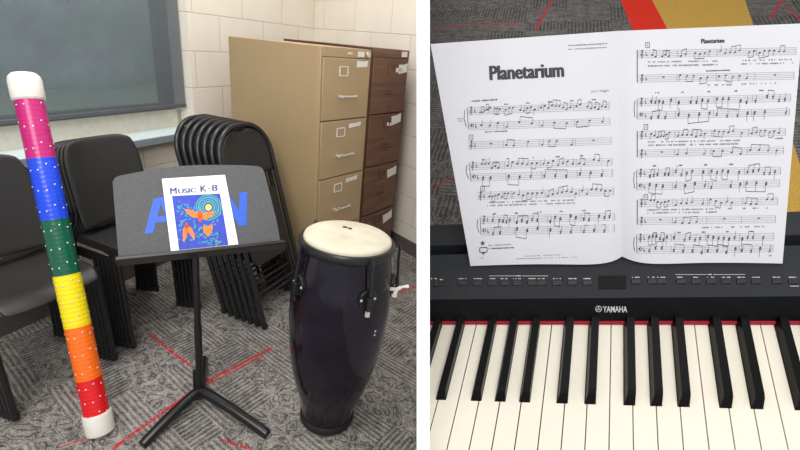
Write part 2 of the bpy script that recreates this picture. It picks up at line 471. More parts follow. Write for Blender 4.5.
# floor A
def fp(x, y): return fl(x, y)
segpix = [((112, 449), (205, 382), .007), ((205, 382), (272, 348), .007), ((192, 392), (262, 357), .004), ((148, 333), (190, 366), .006),
          ((385, 296), (418, 286), .008), ((72, 395), (82, 388), .006), ((60, 447), (112, 430), .003), ((222, 440), (250, 449), .004)]
segs = [(fl(*a), fl(*b), w, (196, 44, 50)) for a, b, w in segpix]
MT['carpet'] = carpet('charcoal patterned carpet', segs, hi=(178, 172, 166), mid=(118, 115, 112), lo=(62, 60, 61), rot=.62)
m = MB(); 
corn = [V((-3.2, -.5, 0)), V((.6, -.5, 0)), V((1.5, 4.6, 0)), V((-3.2, 4.6, 0))]
m.hexa([c-Z*.05 for c in corn]+corn); m.cut(O, midn); m.cut(F1-nn*.1, -nn)
struct(m.build('floor', 'carpet', smooth=False))
# outdoors beyond the window
m = MB(WM); m.box(-14, 16, .6, 30, -.7, -.6); struct(m.build('ground', 'lawn', mw=WM, smooth=False))
m = MB(WM)
m.grid(lambda u, v: (-14+30*u, 12+math.sin(u*40)*.5+math.sin(v*9+u*23)*.3, -.7+v*(3.4+.8*math.sin(u*17)+.4*math.sin(u*51))), 120, 10)
hd = m.build('hedge', 'hedge', mw=WM, solid=.6); tag(hd, 'pale, haze-coloured hedge on the lawn outside the window', 'hedge')

# ---------------- stacking chairs
CM = I4()
def shell_chair():
    r = thing('stacking_chair', '', 'chair', I4(), None)
    # local: x width, y forward, z up, origin on floor under the back edge of the seat
    w = .17
    def seat(u, v):
        x = (u*2-1); y = v
        e = 1-.10*max(0, abs(v-.5)*2-.6)/.4
        lip = -.035*max(0, (v-.82)/.18)**2
        return (x*w*e, .0+.35*y, .445+.012*abs(x)**3-.004*math.sin(PI*v)*(1-abs(x))+lip)
    k = MB().grid(seat, 14, 14).build('seat', 'black_plastic', r, solid=.006, sub=1)
    def back(u, v):
        x = u*2-1; hgt = .365
        zc = .484+v*hgt
        # superellipse outline
        ww = w*.98*(1-.16*max(0, (v-.62)/.38)**2.6-.05*max(0, (.1-v)/.1))
        return (x*ww, .045-.065*v+.028*(abs(x)**2), zc-.03*max(0, abs(x)-.6)**1.5*max(0, v-.5)*4)
    MB().grid(back, 14, 14).build('backrest', 'black_plastic', r, solid=.014, sub=1)
    for sx in (-1, 1):
        MB().tube([(sx*.184, .285, .432), (sx*.184, .30, .02)], .0115, 10).build('leg', 'black_steel', r)
        MB().tube([(sx*.184, .015, .432), (sx*.184, -.0, .02)], .0115, 10).build('leg', 'black_steel', r)
        MB().box(min(sx*.160, sx*.170), max(sx*.160, sx*.170), .01, .29, .395, .400).build('side_rail', 'black_steel', r)
        MB().tube([(sx*.184, .015, .43), (sx*.184, .03, .47), (sx*.176, .047, .52), (sx*.155, .0335, .60)], .006, 8).build('back_upright', 'black_steel', r)
        for y in (.30, 0): MB().lathe([(.0135, 0), (.0135, .03)], 12).build('glide', 'rubber', r).location = (sx*.184, y, 0)
    return r
def place(o, s, d, z, label, group, yaw=0):
    o.matrix_world = frame(WP(s, d, z), a1, nn, Z) @ Matrix.Diagonal((1, 1, 1, 1)) @ Matrix.Rotation(yaw, 4, 'Z')
    o['label'] = label; o['group'] = group
# x=a1,y=nn is left handed with z up: use mirrored frame (x = -a1)
def place(o, s, d, z, label, group, yaw=0):
    o.matrix_world = frame(WP(s, d, z), -a1, nn, Z) @ Matrix.Rotation(yaw, 4, 'Z')
    o['label'] = label; o['group'] = group
ch0 = shell_chair(); used = False
ORD = ['foremost', 'second', 'third', 'fourth', 'fifth', 'sixth', 'seventh', 'eighth']
def nest(s, dfront, n, where, dz, group, step=.028, s_step=0):
    global used
    for i in range(n):                                     # i = 0 is the foremost
        o = ch0 if not used else copy_tree(ch0); used = True
        lab = ('%s black plastic stacking chair of the row %s' % (ORD[i], where)) if i == 0 else ('%s black stacking chair from the front, nested %s' % (ORD[i], where))
        place(o, s+s_step*i, dfront-step*i, dz*(n-1-i), lab, group)
nest(-.05, .265, 4, 'at the left edge under the window', .007, 'nested chairs at the left edge')
nest(.40, .275, 6, 'behind the music stand', .007, 'nested chairs behind the music stand')

# ---------------- folding chairs
def arch(w, h, r, z0=0, n=8):
    P = [(-w/2, 0, z0)]
    for k in range(n+1):
        t = PI-PI/2*k/n; P.append((-w/2+r+r*math.cos(t), 0, h-r+r*math.sin(t)))
    for k in range(n+1):
        t = PI/2-PI/2*k/n; P.append((w/2-r+r*math.cos(t), 0, h-r+r*math.sin(t)))
    P.append((w/2, 0, z0)); return P
def folding_chair():
    r = thing('folding_chair', '', 'chair', I4())
    w = .35
    def bowed(P, y0): return [(x, y0, z) for x, y, z in P]
    MB().tube(arch(w, .975, .15, .0), .0125, 10).build('frame', 'black_gloss', r)
    def back(u, v):
        x = u*2-1; z = .73+.225*v
        ww = w/2-.008
        if v > .4: 
            q = (v-.4)/.6; ww = (w/2-.15)+(.15-.008)*math.sqrt(max(0, 1-(q*.98)**2))
        return (x*ww, .002-.018*(1-x*x), z)
    MB().grid(back, 14, 10).build('backrest', 'black_gloss', r, solid=.008)
    MB().prism(rrect(-w/2+.03, w/2-.03, .30, .66, .06), -.009, .002).build('seat', 'black_gloss', r, bevel=.003)
    for sx in (-1, 1):
        MB().tube([(sx*(w/2-.028), -.024, .60), (sx*(w/2-.026), -.026, .30), (sx*(w/2-.024), -.03, .05)], .0105, 10).build('rear_leg', 'black_gloss', r)
        MB().tube([(sx*w/2, 0, -.004), (sx*w/2, 0, .022)], .015, 10).build('foot_cap', 'rubber', r)
    for z in (.13, .22): MB().tube([(-w/2+.026, -.028, z), (w/2-.026, -.028, z)], .0065, 8).build('rung', 'black_gloss', r)
    MB().tube([(-w/2, -.004, .17), (w/2, -.004, .17)], .0045, 8).build('stretcher', 'black_gloss', r)
    return r
fc = folding_chair(); NFC = 7
qf = fl(262, 331); qs = (qf-F1).dot(a1); qd = (qf-F1).dot(nn)
for i in range(NFC):
    o = fc if i == 0 else copy_tree(fc)
    lean = math.atan2(.262, .90)
    yax = (nn*math.cos(lean)+Z*math.sin(lean)); zax = (Z*math.cos(lean)-nn*math.sin(lean))
    o.matrix_world = frame(WP(qs+.198, qd-.043*i, .006), -a1, yax, zax)
    o['label'] = ('foremost black folding chair leaning folded beside the filing cabinets' if i == 0 else 'hindmost black folding chair of the leaning row, nearest the window' if i == NFC-1 else '%s black folding chair from the front of the folded row leaning by the cabinets' % ORD[i])
    o['group'] = 'folded chairs leaning by the filing cabinets'

# ---------------- filing cabinets
def solve_front(xa, xb, w, v, ya=46, yb=44):
    b = wd(v, horizon(v)); b.z = 0; b.normalize()
    r1_, r2_ = wd(xa, ya), wd(xb, yb)
    # s*r2 - t*r1 = w*b in the horizontal plane
    det = r2_.x*(-r1_.y)+r1_.x*r2_.y
    s_ = (w*b.x*(-r1_.y)+r1_.x*w*b.y)/det; t_ = (r2_.x*w*b.y-r2_.y*w*b.x)/det
    P = O+r1_*t_; return V((P.x, P.y, 0)), b, P.z
def cabinet(P, b, w, h, dep, label, body, front, stickers, dark):
    X = frame(P, b, V((-b.y, b.x, 0)), Z)
    r = thing('filing_cabinet', label, 'filing cabinet', X)
    m = MB(X); m.box(0, w, .016, dep, 0, h); m.box(0, .012, 0, .016, 0, h); m.box(w-.012, w, 0, .016, 0, h); m.box(.012, w-.012, 0, .016, h-.045, h); m.box(.012, w-.012, .004, .016, 0, .05)
    bod = m.build('body', body, r, bevel=.002)
    if front != body: MB(X).box(.002, w-.002, -.002, 0, h-.045, h).build('top_rail', front, r, bevel=.001)
    dh = (h-.045-.05)/4
    for i in range(4):
        z1 = h-.045-.003-dh*i; z0 = z1-dh+.006
        d = MB(X).box(.014, w-.014, -.006, .014, z0, z1).build('drawer', front, r, bevel=.003)
        xc = w*.5
        hz = z1-dh*.60
        if not dark:
            k = MB(X); k.tube([(xc-.02, -.008, hz), (xc-.02, -.026, hz), (xc+.065, -.026, hz), (xc+.065, -.008, hz)], .0055, 8, closed=False); k.build('handle', 'chrome', d)
            k = MB(X); k.tube([(xc-.055, -.006, hz), (xc-.055, -.03, hz)], .008, 8); k.tube([(xc-.068, -.03, hz), (xc-.042, -.03, hz)], .005, 8); k.build('thumb_latch', 'chrome', d)
            lx, lz = xc-.03, z1-dh*.2
        else:
            k = MB(X); k.tube([(xc-.03, -.008, hz), (xc-.03, -.022, hz), (xc+.03, -.022, hz), (xc+.03, -.008, hz)], .005, 8); k.box(xc-.035, xc+.035, -.009, -.006, hz-.008, hz+.012); k.build('handle', 'dull_metal', d)
            k = MB(X); k.tube([(xc+.01, -.005, z0+.04), (xc+.01, -.012, z0+.04)], .007, 8); k.build('latch_button', 'dull_metal', d)
            lx, lz = xc-.0, z1-dh*.18
        k = MB(X)
        a, c = .032, .024
        for q in ((lx-a, lx+a, lz+c-.004, lz+c), (lx-a, lx+a, lz-c, lz-c+.004), (lx-a, lx-a+.004, lz-c, lz+c), (lx+a-.004, lx+a, lz-c, lz+c)): k.box(q[0], q[1], -.010, -.006, q[2], q[3])
        hld = k.build('label_holder', 'paper_dull' if not dark else 'dull_metal', d)
        if not dark: MB(X).box(lx-a+.004, lx+a-.004, -.0075, -.006, lz-c+.004, lz+c-.004).build('label_card', 'tan', hld, smooth=False)
        for (sx, sz, sw, sh, ang) in stickers[i]:
            c0 = (w*sx, z1-dh*sz); ca, sa = math.cos(ang), math.sin(ang)
            ps = [(c0[0]+x*ca-y*sa, c0[1]+x*sa+y*ca) for x, y in ((-sw, -sh), (sw*.9, -sh*.9), (sw, sh), (.2*sw, sh*.8), (-sw*.95, sh))]
            MB(X).prism(ps, -.0072, -.006).build('paper_label', 'paper_dull', d, smooth=False)
    return r, X
P1, b1, h1 = solve_front(321, 372, .38, 730)
st = [[(.80, .08, .045, .016, .03)], [(.72, .10, .05, .012, .05)], [(.72, .10, .05, .012, .05)], [(.72, .10, .05, .012, .05)]]
r, X = cabinet(P1, b1, .38, h1, .71, 'tan steel four-drawer filing cabinet with chrome handles', 'tan', 'tan', st, False)
k = MB(X); k.tube([(.345, -.002, h1-.024), (.345, -.016, h1-.024)], .014, 14); k.build('lock', 'chrome', r)
MB(X).box(.27, .32, -.003, 0, h1-.038, h1-.012).build('rail_label', 'paper_dull', r, smooth=False)
MB(X).box(.19, .225, -.003, 0, h1-.030, h1-.018).build('maker_plate', 'chrome', r, smooth=False)
tanX = X
P2 = P1+b1*.386+V((-b1.y, b1.x, 0))*(-.0)
bt = [[(.84, .17, .045, .026, .1), (.72, .2, .03, .012, 0)], [(.78, .12, .05, .028, .15), (.58, .2, .022, .01, -.2)], [(.8, .2, .05, .028, .15)], [(.8, .2, .05, .03, .2)]]
# width so that its right front edge meets x = 409
wB = min((abs(cam_u(P2+b1*w_+Z*1.3)[0]-409), w_) for w_ in [i*.005 for i in range(60, 110)])[1]
print('FOLD', qs, qd, (P1-F1).dot(a1), (P1-F1).dot(nn)); print('cab', P1, h1, 'brown width', wB)
r, X = cabinet(P2, b1, wB, h1+.012, .70, 'brown wood-grain four-drawer filing cabinet with white paper labels', 'walnut_dark', 'walnut', bt, True)
MB(X).box(wB*.78, wB*.93, -.005, -.002, h1-.025, h1+.004).build('rail_label', 'paper_dull', r, smooth=False)

# ---------------- rain stick tube
B0 = fl(101, 433); T0 = at(25.5, 84, 1.42)
ax = (T0-B0).normalized(); LT = (T0-B0).length
ux = V((0, 1, 0)).cross(ax).normalized(); TM = frame(B0+ax*.012, ux, ax.cross(ux), ax)
rt = thing('striped_tube', 'tall leaning tube in rainbow colour bands with white end caps', 'tube', TM)
RT = .040
def pos_on_axis(px, py):                                  # parameter along axis for a pixel
    best = min((abs(cam_u(B0+ax*(i*.002))[1]-py), i*.002) for i in range(0, 700)); return best[1]
marks = [pos_on_axis(0, y) for y in (412, 377, 325, 274, 219.5, 158.5, 100)]
names = ['red', 'orange', 'yellow', 'green', 'blue', 'magenta']
for i, nme in enumerate(names):
    z0, z1 = marks[i]-.012, marks[i+1]-.012
    if i == 0: z0 -= .02
    if i == 5: z1 += .02
    m = MB(TM); n = int((z1-z0)/.004)
    m.lathe([(RT, z0), (RT, z1)], 40, cap=True)
    m.mi = 1
    rows = 5; 
    for a in range(10):
        for j in range(3):
            zz = z0+(j+.5+.18*math.sin(a*2.3))*(z1-z0)/3.0; th = 2*PI*(a+.5*(j % 2))/10
            if zz < z0+.012 or zz > z1-.012: continue
            m.ball(((RT-.0012)*math.cos(th), (RT-.0012)*math.sin(th), zz), .0034, seg=8)
    o = m.build('colour_band', ['band_'+nme, 'stud'], rt); o['label'] = nme+' band with silver dots'
cz0 = marks[0]-.012
MB(TM).lathe([(RT-.004, -.01), (.044, -.006), (.0455, 0), (.0455, cz0-.004), (.044, cz0), (RT, cz0+.002)], 40).build('end_cap', 'cap', rt)['label'] = 'white bottom end cap'
zt0 = marks[-1]-.012; zt1 = (T0-B0).length+.01
MB(TM).lathe([(RT, zt0-.004), (.044, zt0), (.0458, zt0+.003), (.0458, zt1-.012), (.043, zt1), (.035, zt1+.009), (.02, zt1+.013), (.001, zt1+.014)], 40).build('end_cap', 'cap', rt)['label'] = 'white top end cap'

# ---------------- conga drum
DB = fl(326.5, 416.5); DM = frame(DB, V((1, 0, 0)), V((0, 1, 0)), Z)
tilt = Matrix.Rotation(.05, 4, V((0, 1, 0)))
toC = (O-DB); toC.z = 0; toC.normalize(); ang0 = math.atan2(toC.y, toC.x)
DM = DM @ Matrix.Translation((0, 0, .004)) @ Matrix.Rotation(-.055, 4, V((1, 0, 0))) @ tilt @ Matrix.Rotation(ang0, 4, 'Z')   # local +x faces the camera
rt = thing('conga_drum', 'tall black-purple lacquered conga drum with cream head beside the filing cabinets', 'drum', DM)
prof = [(.094, .004), (.097, .03), (.104, .075), (.119, .125), (.136, .18), (.152, .25), (.164, .33), (.1715, .42), (.174, .50), (.171, .58), (.164, .65), (.156, .70), (.150, .735)]
def sp(P, n=4):
    out = []
    for i in range(len(P)-1):
        p0, p1, p2, p3 = P[max(i-1, 0)], P[i], P[i+1], P[min(i+2, len(P)-1)]
        for k in range(n):
            t = k/n; out.append(tuple(.5*((2*p1[j])+(-p0[j]+p2[j])*t+(2*p0[j]-5*p1[j]+4*p2[j]-p3[j])*t*t+(-p0[j]+3*p1[j]-3*p2[j]+p3[j])*t**3) for j in (0, 1)))
    out.append(P[-1]); return out
PR = sp(prof)
def rad(z): return min(PR, key=lambda p: abs(p[1]-z))[0]
MB(DM).lathe(PR, 72).build('shell', 'shell', rt)
MB(DM).lathe([(.088, 0), (.099, .0), (.1025, .006), (.1025, .024), (.0985, .03)], 64).build('bottom_ring', 'rubber', rt)
MB(DM).lathe([(.150, .712), (.1575, .715), (.1605, .720), (.1615, .728), (.1605, .737), (.157, .743), (.150, .744), (.144, .738)], 72).build('rim', 'black_steel', rt)
MB(DM).lathe([(.146, .728), (.1475, .745), (.145, .752), (.138, .757), (.10, .760), (.05, .7615), (.001, .762)], 72).build('drum_head', 'skin', rt)
k = MB(DM); 
for a, b, c, d in ((-.012, .004, -.020, -.004), (-.004, .012, -.002, .012)): k.box(-.052+a, -.052+b, c+.0, d+.0, .7605, .7622)
k.build('printed_mark', 'ink', rt, smooth=False)
for j, deg in enumerate((-57, 26, 84, 152, 222)):
    a = math.radians(deg); A = DM @ Matrix.Rotation(a, 4, 'Z')
    m = MB(A); rr = rad(.60)
    # half-round side plate
    pol = [(.033*math.cos(t), .604+.035*math.sin(t)) for t in [PI*q/12 for q in range(13)]]+[(-.020, .575), (.020, .575)]
    m.prism(pol, rr-.006, rr+.006, 'x')
    m.box(rr+.002, rr+.022, -.010, .010, .575, .618)
    lug = m.build('lug_plate', 'black_steel', rt, bevel=.0015)
    m = MB(A); m.tube([(rad(.69)+.012, 0, .742), (.172, 0, .748), (.176, 0, .738), (.177, 0, .70), (rr+.014, 0, .64), (rr+.013, 0, .555)], .0045, 8)
    m.build('tension_hook', 'black_steel', rt)
    m = MB(A); m.tube([(rr+.013, 0, .552), (rr+.013, 0, .57)], .0085, 6); m.build('nut', 'chrome' if j == 1 else 'black_steel', lug)
    for q in (-1, 1): MB(A).ball((rr+.006, q*.024, .607), .005, .5, 1, 1, 8).build('rivet', 'chrome', lug)
# bright clamp on the right side
A = DM @ Matrix.Rotation(math.radians(70), 4, 'Z'); rr = rad(.62)
m = MB(A)
m.tube([(rr, 0, .600), (rr+.022, -.002, .604), (rr+.034, .004, .612)], .007, 8)
m.tube([(rr+.022, 0, .606), (rr+.040, .010, .614), (rr+.058, .016, .618)], [.007, .006, .009], 8, .6)
m.tube([(rr+.022, 0, .604), (rr+.022, -.022, .600), (rr+.024, -.040, .598)], [.007, .006, .009], 8, .6)
m.build('wing_clamp', 'cap', rt)['label'] = 'bright metal wing clamp'
A = DM @ Matrix.Rotation(math.radians(43), 4, 'Z')
m = MB(A)
for z in (.462, .476): m.box(rad(z)-.002, rad(z)+.0008, -.003, .003, z-.003, z+.003)
m.build('serial_mark', 'paper_dull', rt, smooth=False)

# ---------------- music stand
SB = fl(201, 401)
rt = thing('music_stand', 'black music stand with tilted solid desk and blue painted letters', 'music stand', SB)
rt_stand = rt
# desk plane from its lower edge
def seglen(zh):
    A_, B_ = fl(119, 262, zh), fl(281, 245, zh); return (A_-B_).length, A_, B_
zh = min((abs(seglen(.4+i*.005)[0]-.50), .4+i*.005) for i in range(100))[1]
_, DL, DR = seglen(zh); U = (DR-DL).normalized(); W = (DR-DL).length
bk = V((-U.y, U.x, 0));
if bk.dot(DL-O) < 0: bk = -bk
best = None
for i in range(10, 85):
    th = math.radians(i); up_ = (Z*math.sin(th)+bk*math.cos(th)); nrm_ = U.cross(up_)
    PL = onplane(113, 176, DL, nrm_); PR_ = onplane(268, 168, DL, nrm_)
    hl, hr = (PL-DL).dot(up_), (PR_-DL).dot(up_)
    off = abs((PL-DL).dot(U))
    e = abs(hl-.31)+abs(hr-.31)+off*.5
    if best is None or e < best[0]: best = (e, i, hl, hr, off)
print('stand zh', zh, 'desk', best, DL, DR)
th = math.radians(best[1]); UP = (Z*math.sin(th)+bk*math.cos(th)); DN = U.cross(UP)
if DN.dot(O-DL) < 0: DN = -DN
def dk(x, y): P = onplane(x, y, DL, DN)-DL; return (P.dot(U), P.dot(UP))
DX = frame(DL, U, UP, U.cross(UP)); sgn = 1 if U.cross(UP).dot(DN) > 0 else -1
out_px = [(119, 263), (281, 244.5), (277, 222), (268, 186), (264.5, 172), (262, 168), (258, 166), (240, 165), (218, 164.8), (195, 165), (178, 166), (160, 168), (138, 172), (120, 175.5), (115, 177.5), (112.6, 182), (113.5, 195)]
pol = [dk(*p) for p in out_px]
desk = MB(DX).prism(pol, -.0015*sgn-.0015, -.0015*sgn+.0015, 'z').build('desk', 'desk', rt, bevel=.0006)
g = MB(DX); g.box(-.004, W+.006, -.014, .0, -.003, .055*sgn) if sgn > 0 else g.box(-.004, W+.006, -.014, 0, -.055, .003)
g.build('lip', 'black_steel', rt, bevel=.003)
# desk back bracket and pole
top = DL+U*W*.46+UP*.12-DN*.03
hub = SB+Z*.055
pole_top = V((SB.x, SB.y, zh+.03))
PT = at(194, 258, cam_u(pole_top)[2]+.0)
tp = DL+U*W*.46+UP*.10-DN*.012
PT2 = V((SB.x+(tp.x-SB.x)*.75, SB.y+(tp.y-SB.y)*.75, tp.z-.06))
MB().tube([hub+(PT2-hub)*.42, PT2, tp], .0115, 14).build('inner_pole', 'black_steel', rt)
MB().tube([hub, hub+(PT2-hub)*.48], .0135, 16).build('outer_pole', 'black_steel', rt)
hd_ = (PT2-hub)
MB().tube([hub+hd_*.02, hub+hd_*.15], .0135, 14).tube([hub+hd_*.02+V((-.018, 0, .0)), hub+hd_*.15+V((-.018, 0, 0))], .008, 10).build('height_clutch', 'black_steel', rt, bevel=.001)
MB().tube([tp-U*.05, tp+U*.05], .014, 12).build('tilt_bracket', 'black_steel', rt)
MB().tube([SB+Z*.03, SB+Z*.065], [.028, .017], 20).build('hub', 'black_steel', rt)
for tip in ((142, 447), (268, 436), None):
    if tip: E_ = fl(*tip)
    else:
        dl = (fl(142, 447)-SB).normalized()+(fl(268, 436)-SB).normalized(); E_ = SB-dl.normalized()*.25
    d = (E_-SB); L_ = d.length; dd = d.normalized(); sd = V((-dd.y, dd.x, 0)); m = MB()
    n = 12; rings = []
    for i in range(n+1):
        t_ = i/n; c = SB+dd*(L_*t_)+Z*(.050*(1-t_**1.7)+.012); w_ = .0225-.004*t_; hh = .011
        rings.append(m.verts([c-sd*w_-Z*hh, c+sd*w_-Z*hh, c+sd*w_*.7+Z*hh*.6, c+sd*w_*.25+Z*hh, c-sd*w_*.25+Z*hh, c-sd*w_*.7+Z*hh*.6]))
    for A_, B_ in zip(rings, rings[1:]):
        for q in range(6): m.face([A_[q], A_[(q+1) % 6], B_[(q+1) % 6], B_[q]])
    m.face(rings[0][::-1]); m.face(rings[-1]); m.build('leg', 'black_steel', rt, bevel=.002)
dc = Decal([desk], .0005)
dc.poly([(153.5, 199), (162.5, 197), (153, 233), (144.5, 234)], 'blue_tape'); dc.lift = .0006; dc.poly([(158, 198), (167, 197), (181, 232), (173, 233)], 'blue_tape'); dc.lift = .0007; dc.poly([(155, 217), (172, 215), (173, 221), (153.5, 223)], 'blue_tape')
dc.build('painted_letter', rt); dc = Decal([desk], .0005)
dc.poly([(239.5, 193), (247, 192), (246.5, 225.5), (238.5, 226)], 'blue_tape'); dc.lift = .0006; dc.poly([(222, 196), (229, 195), (247, 224), (239, 225.5)], 'blue_tape'); dc.poly([(219, 196), (227, 195), (228, 228), (220, 229)], 'blue_tape')
dc.build('painted_letter', rt)
# small book on the desk
def dq(x, y, lift): P = onplane(x, y, DL, DN); return P+DN*lift
bkp = [(171.5, 256.6), (239, 248.8), (225, 176.5), (162, 180.5)]
ps = [dq(*p, .003) for p in bkp]; lo_ = min((p-DL).dot(UP) for p in ps); print('book low', lo_); ps = [p+UP*max(0, .0025-lo_) for p in ps]; qs_ = [p+DN*.005 for p in ps]
rb = thing('music_magazine', 'thin white songbook with blue and orange cover leaning on the music stand desk', 'book', ps[0])
m = MB(); m.hexa(ps+qs_); cov = m.build('cover', 'paper', rb, bevel=.0004)
dc = Decal([cov], .0004)
dc.bold('M', (170.3, 194.2), (176.4, 193.7), 6.6, 'ink_navy'); dc.bold('USIC', (178.2, 193.6), (195.8, 192.3), 4.9, 'ink_navy')
dc.bold('K', (200.5, 192), (206.4, 191.5), 6.8, 'ink_navy'); dc.line((208.2, 188.9), (210.8, 188.7), .9, 'ink_navy'); dc.bold('8', (211.8, 191.2), (217.2, 190.7), 6.6, 'ink_navy')
bg = [(172, 196), (220, 193.5), (228.5, 245), (179, 250)]
dc.poly(bg, 'blue_ink'); dc.build('cover_print', rb)
dc = Decal([cov], .0007)
sun = (208.5, 207.5)
for r_, c_ in ((12.5, 'cyan_ink'), (10.2, 'green_ink'), (7.8, 'cyan_ink'), (5.6, 'green_ink')): dc.ring(sun, r_, 1.4, c_, 18)
dc.oval(sun, 3.2, 3.2, 'yellow', 0, 12)
rnd = random.Random(3)
for i in range(150):
    x, y = rnd.uniform(178, 222), rnd.uniform(205, 246)
    if rnd.random() < .7: dc.oval((x, y), rnd.uniform(1.0, 2.2), .65, 'cyan_ink' if rnd.random() < .6 else 'green_ink', rnd.uniform(0, 3), 6)
for i in range(10): dc.oval((180+rnd.uniform(-3, 8), 203+rnd.uniform(-3, 12)), 1.6, .5, 'cyan_ink', rnd.uniform(0, 3), 6)
dc.build('cover_print', rb)
dc = Decal([cov], .001)
def leaf(a, b, w, m_):
    dx, dy = b[0]-a[0], b[1]-a[1]; L_ = math.hypot(dx, dy); nx, ny = -dy/L_*w, dx/L_*w
    dc.poly([a, (a[0]+dx*.35+nx, a[1]+dy*.35+ny), (a[0]+dx*.7+nx*.8, a[1]+dy*.7+ny*.8), b, (a[0]+dx*.7-nx*.8, a[1]+dy*.7-ny*.8), (a[0]+dx*.35-nx, a[1]+dy*.35-ny)], m_)
leaf((200, 218), (184, 209), 3.2, 'orange_ink'); leaf((198, 219), (216, 212), 3.2, 'orange_ink'); leaf((200, 209), (200, 223), 2.8, 'rust_ink')
dc.build('orange_bird', rb); dc = Decal([cov], .001)
leaf((186, 223), (184, 243), 2.4, 'orange_ink'); leaf((187, 224), (195, 240), 2.4, 'orange_ink'); leaf((186, 222), (188, 234), 2.2, 'rust_ink')
dc.build('orange_bird', rb); dc = Decal([cov], .001)
leaf((204, 224), (208, 237), 2.6, 'orange_ink'); leaf((212, 223), (208, 236), 2.4, 'orange_ink')
dc.build('orange_bird', rb)

# ================================================================== RIGHT BAY
dB = (R @ ray(622, -291)).normalized()                    # away from the player
hB = (R @ (ray(-2200, 323)*-1)).normalized()              # along the keyboard
NB = hB.cross(dB).normalized()
K0 = at(609.8, 404, .485)                                 # gap between two white keys at the front of the black keys
KM = frame(K0, hB, dB, NB)
cutB = px_plane(429.75)
def kp(px_, py_, z):                                      # piano coordinates of a pixel on the level z
    P = onplane(px_, py_, K0+NB*z, NB); return KM.inverted() @ P
def row(py_, z): return kp(622, py_, z).y
Kflat = V((0, 0, 0))
pr = thing('digital_piano', 'black digital piano with white and black keys and a button panel', 'piano', K0-NB*.06)
xl = kp(424, 430, 0).x-.3; xr = .62
yF = row(323.5, 0.0)                                     # where the keys disappear
print('fall y', yF, 'black key length', yF, 'white pitch px', cam_u(KM @ V((.0235, 0, 0)))[0]-cam_u(KM @ V((0, 0, 0)))[0])
z1, z2, z3 = .020, .034, .040
Yp = dict(felt=yF, f0=yF+.002, f1=row(298, z2), p1=row(266, z3), s0=row(250, z3), s1=row(240, z3), bk=row(217, z3))
print(Yp)
def ext(prof, name, mt, x0=None, x1=None, parent=None, cut=True, **kw):
    m = MB(KM); m.prism(prof, x0 if x0 is not None else xl, x1 if x1 is not None else xr, 'x')
    if cut: m.cut(O, -cutB)
    return m.build(name, mt, parent or pr, **kw)
# lower case
ext([(-.075, -.060), (Yp['bk'], -.060), (Yp['bk'], -.02), (yF+.02, -.02), (yF+.02, -.028), (-.06, -.028), (-.06, -.012), (-.075, -.012)], 'keybed', 'gloss_panel', smooth=False)
fall = ext([(yF+.0015, .004), (Yp['f1'], z2), (Yp['f1']+.002, z2-.004), (yF+.02, -.02), (yF+.0015, -.02)], 'fallboard', 'gloss_panel', smooth=False)
ext([(yF-.002, -.02), (yF+.0015, -.02), (yF+.0015, .0035), (yF-.002, .0035)], 'felt_strip', 'felt', smooth=False)
pan = ext([(Yp['f1'], z2+.0005), (Yp['p1'], z3), (Yp['s0'], z3), (Yp['s0'], z3-.03), (Yp['f1']+.003, -.02), (Yp['f1']+.001, z2-.004)], 'control_panel', 'panel', smooth=False)
ext([(Yp['s0'], -.02), (Yp['s1'], -.02), (Yp['s1'], z3-.028), (Yp['s0'], z3-.028)], 'rest_slot', 'rubber', smooth=False)
ext([(Yp['s1'], -.02), (Yp['bk'], -.02), (Yp['bk'], z3-.002), (Yp['bk']-.004, z3), (Yp['s1'], z3)], 'rear_top', 'panel', smooth=False)
# keys
def black_at(k):                                          # k counts white gaps from the E/F gap
    n = k % 7
    return {1: -.0035, 2: 0, 3: .0035, 5: -.003, 6: .003}.get(n)
pitch = .0235
k0 = int(xl/pitch)-1
for k in range(k0, int(xr/pitch)):
    x0 = k*pitch
    # skip keys fully in the other bay
    if (KM @ V((x0+pitch, yF, 0))-O).dot(cutB) < 0 and (KM @ V((x0+pitch, -.06, 0))-O).dot(cutB) < 0: continue
    m = MB(KM); g_ = .0006
    bl_, br_ = black_at(k), black_at(k+1)
    xa = x0+g_; xb = x0+pitch-g_
    ya_, yb_ = -.058, -.001
    nl = xa+(.0055+(bl_ or 0)) if bl_ is not None else xa
    nr = xb-(.0055-(br_ or 0)) if br_ is not None else xb
    pol = [(xa, ya_), (xb, ya_), (xb, yb_)]
    if br_ is not None: pol.append((nr, yb_))
    pol += [(nr, yF+.005), (nl, yF+.005)]
    if bl_ is not None: pol.append((nl, yb_))
    pol.append((xa, yb_))
    m.prism(pol, -.020, 0, 'z'); m.cut(O, -cutB)
    if m.b.faces: m.build('white_key', 'ivory', pr, smooth=False)
